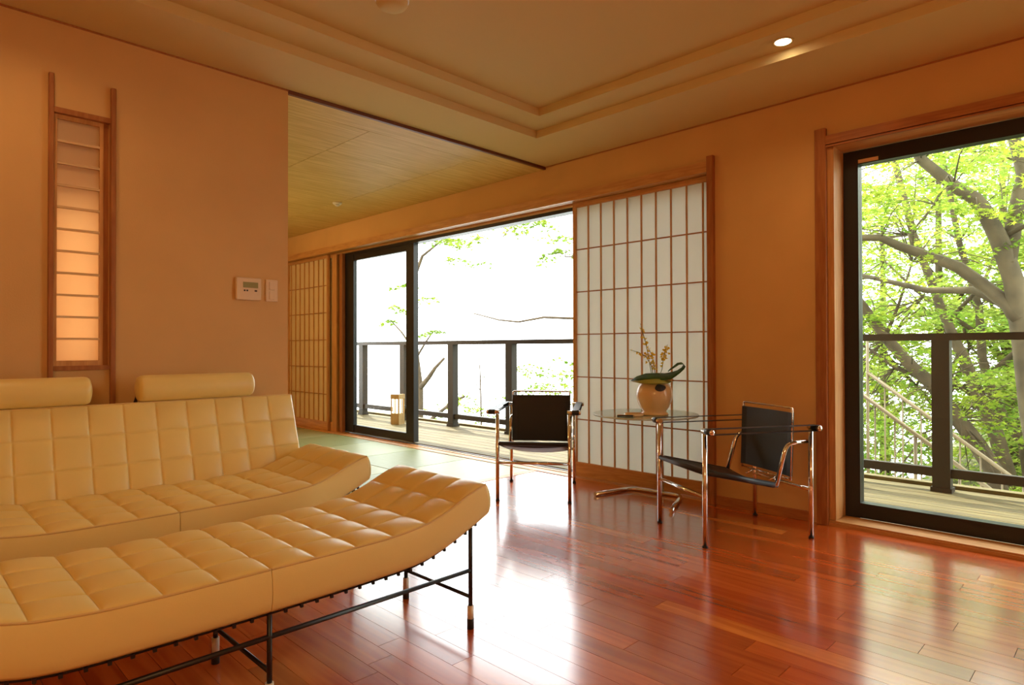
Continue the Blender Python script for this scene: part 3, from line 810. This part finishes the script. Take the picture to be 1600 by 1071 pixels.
# added fill lights, unseen: glowing globes behind the camera and in the tatami room
def globe(label, loc, drop, r, watts):
    t = thing('fill_globe', label, 'lamp', loc)
    B().tube([(0, 0, 0), (0, 0, -drop+r)], .004, 6).obj('cord', M['dark'], t)
    g = [(max(0.0, r*math.sin(PI*k/18)), -drop+r*math.cos(PI*k/18)) for k in range(19)]
    B().lathe(g, 32).obj('globe', emit('added fill glow', LAMP, watts/(4*PI*PI*r*r)), t)
    B().lathe([(.03, -drop+r-.004), (.03, -drop+r+.02), (.0, -drop+r+.02)], 16).obj('cap', M['dark'], t)
globe('added unseen globe light filling the living room from behind the photographer', (-.7, -.7, H+.10), .80, .20, 52)
globe('added unseen globe light filling the tatami room', (1.5, 6.6, 2.4365), .42, .18, 60)

# ------------------------------------------------------------------ balcony
deck = struct(B().box(4.05, 5.42, -4, 11.2, -.30, -.06).obj('balcony_deck', M['darkwood']))
dw = .131
dme = B().box(0, dw-.007, 0, 15.2, -.06, 0).mesh('deck_board'); dme.materials.append(M['deck'])
for i in range(10):
    o = link('deck_board', dme, None, deck); o.location = (4.06+i*dw, -4, -.004)
box('edge_board', M['deck'], (5.372, 5.45, -4, 11.2, -.20, .022), deck)
# eave over the balcony: unseen, added to keep direct sun out of the room
struct(box('sun_shield', M['darkwood'], (4.05, 5.05, -4, 11.2, 2.78, 2.95)))
RX = 5.25
ra = thing('balcony_railing', 'dark bronze balcony railing with square posts along the deck edge', 'railing', (RX, 1.0, -.004))
for k in range(-4, 10):
    y = 1.06*k
    p = B().box(-.045, .045, y-.053, y+.053, 0, 1.05).obj('post', M['bronze'], ra)
    B().box(-.055, .055, y-.063, y+.063, .0, .03).obj('foot_plate', M['bronze'], p)
B().box(-.045, .045, -4.9, 10.0, 1.05, 1.10).obj('top_rail', M['bronze'], ra)
for k in range(-5, 10):
    B().box(-.025, .025, max(-4.9, 1.06*k+.053), 1.06*(k+1)-.053, .10, .162).obj('bottom_rail', M['bronze'], ra)

# lantern on the deck outside the glass
la = thing('andon_lantern', 'small square bamboo lantern glowing on the deck behind the sliding glass', 'lantern', (4.90, 7.02, -.004), math.radians(20))
B().box(-.065, .065, -.065, .065, 0, .145).obj('base', M['bamboo'], la)
B().box(-.068, .068, -.068, .068, .335, .395).obj('cap', M['bamboo'], la)
for sx in (-1, 1):
    for sy in (-1, 1): B().box(sx*.058-.007, sx*.058+.007, sy*.058-.007, sy*.058+.007, .145, .335).obj('corner_post', M['bamboo'], la)
    B().box(sx*.060-.004, sx*.060+.004, -.005, .005, .145, .335).obj('slat', M['bamboo'], la)
    B().box(-.005, .005, sx*.060-.004, sx*.060+.004, .145, .335).obj('slat', M['bamboo'], la)
B().box(-.045, .045, -.045, .045, .145, .335).obj('glow_paper', M['lampglow'], la)

# garden stair with two handrails
def stair_rail(label, X, p0, p1, post_y):
    """handrail falling from p0=(y,z) to p1"""
    t = thing('stair_railing', label, 'railing', (X, p0[0], -1.8))
    def pz(y): return p0[1]+(p1[1]-p0[1])*(y-p0[0])/(p1[0]-p0[0])
    B().tube([(0, 0, p0[1]+1.8), (0, p1[0]-p0[0], p1[1]+1.8)], .017, 10).obj('handrail', M['tanmetal'], t)
    y = p0[0]; k = 0
    while y > p1[0]:
        big = k % 4 == 0
        z0 = max(-1.75, pz(y)-1.35)
        B().tube([(0, y-p0[0], z0+1.8), (0, y-p0[0], pz(y)+1.8+(.36 if k == 0 and label.startswith('tan') else 0))], .014 if big else .007, 8).obj('post' if big else 'baluster', M['tanmetal'], t)
        y -= .15; k += 1
    return t
sr1 = stair_rail('tan metal stair handrail falling past the picture window, with a tall top post', 6.9, (1.93, .75), (.35, -.48), None)
sr2 = stair_rail('second lower metal stair handrail between the deck and the tall-posted one', 6.1, (1.95, .74), (.35, -.49), None)
st_ = thing('garden_stair', 'concrete garden stair falling away between two tan handrails', 'stair', (6.5, 1.2, -3.0))
B().box(-.45, .45, .6, 1.8, 0, 2.60).obj('landing', M['concrete'], st_)
for k in range(9):
    B().box(-.45, .45, .6-.24*(k+1), .6-.24*k, 0, 2.60-.185*(k+1)).obj('step', M['concrete'], st_)

# ------------------------------------------------------------------ ground and trees
def gz(x, y):
    t = min(1, max(0, (y-3.5)/4.0))
    z_r = -2.9 - .02*(x-6) + max(0, x-15)*.28
    z_l = -2.4 - .30*max(0, x-6.5) - .12*max(0, y-12)
    return z_r*(1-t)+z_l*t + .12*math.sin(x*1.7+y)*math.cos(y*1.3)
gx = np.linspace(4.3, 34, 46); gy = np.linspace(-14, 34, 70)
vs = [(x, y, gz(x, y)) for x in gx for y in gy]
fs = [(i*70+j, (i+1)*70+j, (i+1)*70+j+1, i*70+j+1) for i in range(45) for j in range(69)]
struct(B().add(vs, fs, True).obj('ground', M['ground']))

# five-lobed maple leaf outline in the unit square
ang = [-90, -35, -20, 10, 35, 62, 90, 118, 145, 170, 200, 215]
rad = [.25, .35, .80, .36, .95, .40, 1.05, .40, .95, .36, .80, .35]
STAR = np.array([(math.cos(math.radians(a))*r, math.sin(math.radians(a))*r) for a, r in zip(ang, rad)])
DIAM = np.array([(0, -.8), (.42, -.1), (0, 1.0), (-.42, -.1)])
def leaf_mesh(name, cent, size, tilt, outline, droop=.35):
    """cent (N,3); leaves lie near horizontal, tipped at random"""
    N = len(cent); K = len(outline)
    a = rng.uniform(0, 2*PI, N); n = np.stack([rng.normal(0, tilt, N), rng.normal(0, tilt, N), np.ones(N)], 1)
    n /= np.linalg.norm(n, axis=1)[:, None]
    d = np.stack([np.cos(a), np.sin(a), np.zeros(N)], 1); d -= n*(d*n).sum(1)[:, None]; d /= np.linalg.norm(d, axis=1)[:, None]
    e = np.cross(n, d); s = rng.uniform(.7, 1.25, N)*size
    v = cent[:, None, :] + (d[:, None, :]*outline[None, :, 1:2] + e[:, None, :]*outline[None, :, 0:1])*s[:, None, None]
    v = v.reshape(-1, 3)
    me = bpy.data.meshes.new(name); me.vertices.add(N*K); me.vertices.foreach_set('co', v.astype(np.float32).ravel())
    me.loops.add(N*K); me.loops.foreach_set('vertex_index', np.arange(N*K, dtype=np.int32))
    me.polygons.add(N); me.polygons.foreach_set('loop_start', (np.arange(N)*K).astype(np.int32))
    me.update(calc_edges=True); return me

def spray_points(c, R_, n, flat=.12):
    r = np.sqrt(rng.uniform(0, 1, n))*R_; a = rng.uniform(0, 2*PI, n)
    tx, ty = rng.normal(0, .18), rng.normal(0, .18)
    x, y = r*np.cos(a), r*np.sin(a)
    z = tx*x+ty*y - .25*(r**2)/max(R_, .01) + rng.normal(0, flat*R_*.5, n)
    return np.stack([x+c[0], y+c[1], z+c[2]], 1)

def tree(name, label, trunk, rt, branches=(), sprays=(), leaf=.05, tilt=.45, outline=STAR, mat='maple', bark='bark', group=None, twigs=True):
    base = Vector(trunk[0]); t = thing(name, label, 'tree', base, group=group)
    def L(p): return Vector(p)-base
    n = len(trunk)
    B().tube([L(p) for p in trunk], [rt[0]+(rt[1]-rt[0])*i/(n-1) for i in range(n)], 10).obj('trunk', M[bark], t)
    nodes = [Vector(p) for p in trunk[n//3:]]
    for path, r0, r1 in branches:
        m_ = len(path)
        B().tube([L(p) for p in path], [r0+(r1-r0)*i/(m_-1) for i in range(m_)], 8).obj('branch', M[bark], t)
        nodes += [Vector(p) for p in path[1:]]
    pts = []; tw = B()
    for c, R_, k in sprays:
        pts.append(spray_points(c, R_, k))
        if twigs:
            cv = Vector(c); q = min(nodes, key=lambda p: (p-cv).length)
            mid = (q+cv)/2 + Vector((0, 0, .12*(q-cv).length))
            th_ = min(.018, .006+.004*(q-cv).length)
            tw.tube([L(q), L(mid), L(cv)], [th_, th_*.7, .003], 5)
            for s in range(3):
                an = rng.uniform(0, 2*PI); e = cv+Vector((math.cos(an), math.sin(an), -.1))*R_*.7
                tw.tube([L(cv), L(e)], [.003, .0015], 4)
    if twigs and sprays: o = tw.obj('twig', M[bark], t); o['kind'] = 'stuff'
    if pts:
        P_ = np.concatenate(pts) - np.array(base)
        o = link('foliage', leaf_mesh('foliage', P_, leaf, tilt, outline), M[mat], t); o['kind'] = 'stuff'
    return t
def cloud(x0, x1, y0, y1, z0, z1, n, R0, R1, k):
    return [((rng.uniform(x0, x1), rng.uniform(y0, y1), rng.uniform(z0, z1)), rng.uniform(R0, R1), k) for _ in range(n)]

# nearest maple, big limb sweeping left
tree('maple_tree', 'nearest maple with a thick pale trunk and a long limb across the picture window',
     [(9.1, .62, -3.0), (9.0, .74, -.79), (8.94, .88, .32), (8.88, .93, .98), (8.76, 1.0, 1.72), (8.7, 1.12, 2.19), (8.64, 1.23, 2.49), (8.58, 1.31, 2.64), (8.52, 1.5, 2.81), (8.46, 1.79, 3.15), (8.4, 2.1, 3.9)], (.13, .05),
     [([(8.8, .96, 1.3), (8.8, 1.05, 1.46), (8.8, 1.26, 1.68), (8.7, 1.49, 1.91), (8.6, 1.77, 2.06), (8.5, 2.03, 2.19), (8.4, 2.2, 2.3), (8.3, 2.43, 2.31), (8.2, 2.75, 2.51)], .085, .03),
      ([(8.85, .98, 1.4), (9.15, 1.42, 1.67), (9.3, 1.92, 1.71), (9.45, 2.53, 1.92), (9.6, 2.96, 2.06)], .055, .02),
      ([(8.72, 1.05, 1.9), (8.9, .99, 2.52), (9.0, .93, 2.92), (9.0, 1.01, 3.33), (9.0, 1.15, 3.95)], .085, .05),
      ([(8.6, 1.9, 2.1), (8.8, 2.0, 2.35), (8.9, 1.75, 2.7), (8.8, 1.6, 2.95)], .016, .008),
      ([(8.75, 1.1, 2.2), (8.6, .85, 2.3), (8.5, .5, 2.5)], .03, .015)],
     cloud(7.6, 9.4, .4, 3.0, 2.35, 3.7, 50, .28, .5, 90) + cloud(7.8, 10, .8, 3.2, 1.6, 2.4, 10, .25, .45, 50) + cloud(7.6, 9.4, -1.5, 1.0, 2.2, 3.8, 18, .3, .5, 50),
     leaf=.042, bark='bark_pale')
tree('maple_tree', 'slanting maple trunk leaning across behind the stair handrails',
     [(10.6, 1.1, -3.0), (10.5, 1.33, -1.17), (10.5, 1.42, -.66), (10.5, 1.61, -.3), (10.5, 1.81, 0), (10.5, 2.12, .48), (10.5, 2.36, .72), (10.5, 2.63, 1.06), (10.5, 2.86, 1.41), (10.5, 3.08, 1.75), (10.4, 3.6, 2.6), (10.3, 4.0, 3.6)], (.13, .05),
     [([(10.5, 2.2, .55), (10.6, 2.6, .7), (10.7, 3.0, 1.0), (10.7, 3.5, 1.15)], .035, .015), ([(10.5, 2.7, 1.15), (10.4, 2.5, 1.6), (10.3, 2.3, 2.2)], .03, .012)],
     cloud(9.6, 11.4, 1.0, 4.2, .2, 3.6, 70, .3, .5, 80) + cloud(9.8, 11.4, .8, 3.2, -1.2, .6, 30, .3, .5, 70), leaf=.045)
tree('maple_tree', 'slim maple behind the slanting trunk, forked near head height',
     [(12.7, 1.3, -3.1), (12.5, 1.48, -1.17), (12.5, 1.68, -.33), (12.5, 1.91, .28), (12.5, 2.08, .82), (12.5, 2.2, 1.12), (12.5, 2.39, 1.67), (12.4, 2.75, 2.9), (12.3, 3.0, 4.2)], (.13, .05),
     [([(12.5, 1.85, .1), (12.6, 2.3, .5), (12.7, 2.8, .7), (12.7, 3.3, 1.1)], .04, .015), ([(12.5, 2.3, 1.4), (12.4, 1.8, 2.0), (12.3, 1.5, 2.8)], .04, .015)],
     cloud(11.4, 13.6, .6, 4.6, -1.2, 4.6, 100, .35, .6, 120), leaf=.046, mat='maple_far')
tree('maple_tree', 'dark thin maple further up the slope behind the slim forked one',
     [(13.8, 1.2, -3.0), (13.5, 1.42, -.57), (13.5, 1.68, -.27), (13.5, 1.89, .37), (13.5, 1.98, .81), (13.5, 2.02, 1.69), (13.4, 2.28, 2.84), (13.3, 2.5, 4.4)], (.11, .04),
     [([(13.5, 1.9, .5), (13.7, 1.3, 1.2), (13.8, .9, 2.2)], .05, .02), ([(13.5, 2.0, 1.2), (13.3, 2.8, 1.9), (13.2, 3.4, 2.6)], .04, .015)],
     cloud(12.8, 15, -.6, 4.8, -1.6, 5.2, 100, .4, .7, 120), leaf=.052, mat='maple_far')
# forest behind, each tree its own crown
for i, (x, y, h_) in enumerate(((16.2, 1.0, 7), (16.8, 3.2, 7.5), (16.5, 5.6, 7), (18.5, -.4, 8), (19.0, 2.2, 8.5), (19.0, 4.9, 8), (15.6, -1.8, 7), (14.2, -4.2, 6.5), (12.0, -3.4, 6), (10.2, -2.6, 5.5), (17.5, 7.6, 7))):
    g = gz(x, y)-.1; lean = rng.uniform(-.5, .5)
    tk = [(x, y, g), (x+lean*.2, y+lean*.4, g+h_*.3), (x+lean*.1, y+lean, g+h_*.6), (x-lean*.2, y+lean*.8, g+h_)]
    br = [([tk[1], (x+rng.uniform(-1, 0), y+rng.uniform(-1.6, 1.6), g+h_*.5), (x+rng.uniform(-1.6, -.4), y+rng.uniform(-2, 2), g+h_*.62)], .05, .02) for _ in range(3)]
    tree('forest_tree', 'broadleaf forest tree on the slope beyond the maples', tk, (.16, .05), br,
         cloud(x-1.6, x+1.2, y-1.7, y+1.7, g+.8, g+h_+.6, 66, .5, .95, 120), leaf=.09, outline=DIAM, mat='maple_far', group='forest trees on the slope')
# low shrubs on the right slope
def shrub(label, x, y, r, h_, n, leaf, group=None, mat='shrubleaf'):
    g = gz(x, y)-.05
    stems = [(x+rng.uniform(-.1, .1), y+rng.uniform(-.1, .1), g)]
    t = thing('shrub', label, 'shrub', (x, y, g), group=group)
    for _ in range(5):
        B().tube([(0, 0, 0), (rng.uniform(-.4, .4)*r, rng.uniform(-.4, .4)*r, h_*.5), (rng.uniform(-.8, .8)*r, rng.uniform(-.8, .8)*r, h_*.85)], [.016, .01, .004], 5).obj('stem', M['bark'], t)
    pts = np.concatenate([spray_points((rng.uniform(-.7, .7)*r, rng.uniform(-.7, .7)*r, rng.uniform(.35, 1.0)*h_), r*.45, 45) for _ in range(n)])
    o = link('foliage', leaf_mesh('foliage', pts, leaf, .6, DIAM), M[mat], t); o['kind'] = 'stuff'
for (x, y, r, h_) in ((9.6, .4, .9, 2.4), (10.8, -.6, 1.0, 2.6), (12.0, .6, 1.1, 2.2), (11.2, 3.6, 1.0, 2.0), (13.6, 3.6, 1.2, 2.3)):
    shrub('leafy green shrub on the slope below the maples', x, y, r, h_, 16, .055, 'shrubs below the maples')

# left: valley side, a few sparse trees against the bright sky
tree('valley_tree', 'slender tree with sparse tufts of leaves seen past the sliding door stile',
     [(9.5, 12.72, gz(9.5, 12.72)-.1), (9.5, 12.7, -1.46), (9.5, 12.69, 0.04), (9.5, 12.82, .75), (9.5, 12.93, 1.71), (9.5, 12.95, 2.67), (9.5, 12.56, 3.27), (9.5, 11.7, 3.6)], (.13, .02),
     [([(9.5, 12.62, .05), (9.5, 12.31, .29), (9.5, 12.06, .53), (9.5, 11.72, .76)], .07, .03), ([(9.5, 12.85, .9), (9.5, 13.42, 1.4), (9.5, 13.93, 1.74)], .03, .015),
      ([(9.5, 12.82, .75), (9.5, 12.43, 1.15), (9.5, 12.16, 1.38)], .03, .015)],
     [((9.3, 11.3, 3.5), .6, 170), ((9.2, 10.4, 3.4), .4, 60), ((9.4, 11.0, 3.0), .35, 40), ((9.4, 13.2, 2.6), .4, 80), ((9.4, 13.3, 2.0), .4, 60), ((9.4, 12.3, 2.2), .35, 40), ((9.4, 12.1, 1.4), .35, 70), ((9.4, 13.9, 1.7), .3, 40)], leaf=.085, mat='valleyleaf')
tree('valley_tree', 'leaning bare limb resting low behind the balcony railing',
     [(9.5, 12.55, gz(9.5, 12.55)), (9.5, 12.4, -.95), (9.5, 12.21, -.71), (9.5, 11.51, -.31), (9.5, 11.0, -.1)], (.06, .03), [], [((9.3, 10.6, -.1), .4, 40), ((9.4, 10.2, -.5), .4, 40)], leaf=.07, mat='valleyleaf')
tree('valley_tree', 'maple beside the deck whose thin bare branch crosses the open sky',
     [(8.3, 4.6, gz(8.3, 4.6)-.1), (8.2, 4.8, .0), (8.1, 5.1, 1.5), (8.2, 5.0, 3.0), (8.3, 5.1, 4.6)], (.13, .05),
     [([(8.1, 5.1, 1.4), (8.0, 5.99, 1.48), (8.0, 6.57, 1.48), (8.0, 7.2, 1.52), (8.0, 7.8, 1.46), (8.0, 8.29, 1.51), (8.0, 8.99, 1.66)], .028, .012),
      ([(8.2, 5.0, 3.0), (8.5, 6.3, 3.3), (8.8, 7.4, 3.5), (8.9, 8.4, 3.55)], .04, .012), ([(8.15, 5.05, 2.2), (8.5, 6.4, 2.5), (8.8, 7.4, 2.65)], .025, .01)],
     [((8.9, 8.3, 3.4), .55, 170), ((8.9, 8.9, 3.45), .4, 80), ((8.9, 7.7, 2.75), .35, 80), ((8.8, 7.3, 3.0), .4, 70), ((8.9, 9.6, 2.75), .2, 16), ((8.3, 5.6, 3.2), .6, 70), ((8.3, 4.8, 4.0), .6, 70), ((8.6, 6.2, 2.4), .4, 30)], leaf=.075, mat='valleyleaf')
for (x, y, r, h_, n) in ((9.2, 7.5, .9, 4.1, 26), (10.4, 8.9, .9, 4.3, 20), (11.5, 11.3, 1.2, 4.2, 18), (9.0, 10.4, .6, 2.9, 9), (12.5, 16.0, 1.4, 4.2, 16), (11.0, 14.2, 1.0, 3.6, 12)):
    shrub('pale green shrub on the valley side below the balcony', x, y, r, h_, n, .06, 'shrubs on the valley side', 'valleyleaf')
tree('sapling', 'thin bare sapling standing just beyond the balcony railing', [(9.0, 9.87, gz(9, 9.87)-.1), (9.0, 9.87, -.69), (9.0, 9.89, -.02), (9.0, 9.91, .52), (9.0, 9.95, .85)], (.025, .008),
     [([(9.0, 9.89, .1), (9.0, 10.2, .4), (9.0, 10.5, .6)], .010, .004), ([(9.0, 9.9, .3), (9.0, 9.6, .55)], .008, .003)], [((9.0, 9.9, .4), .2, 14)], leaf=.045)
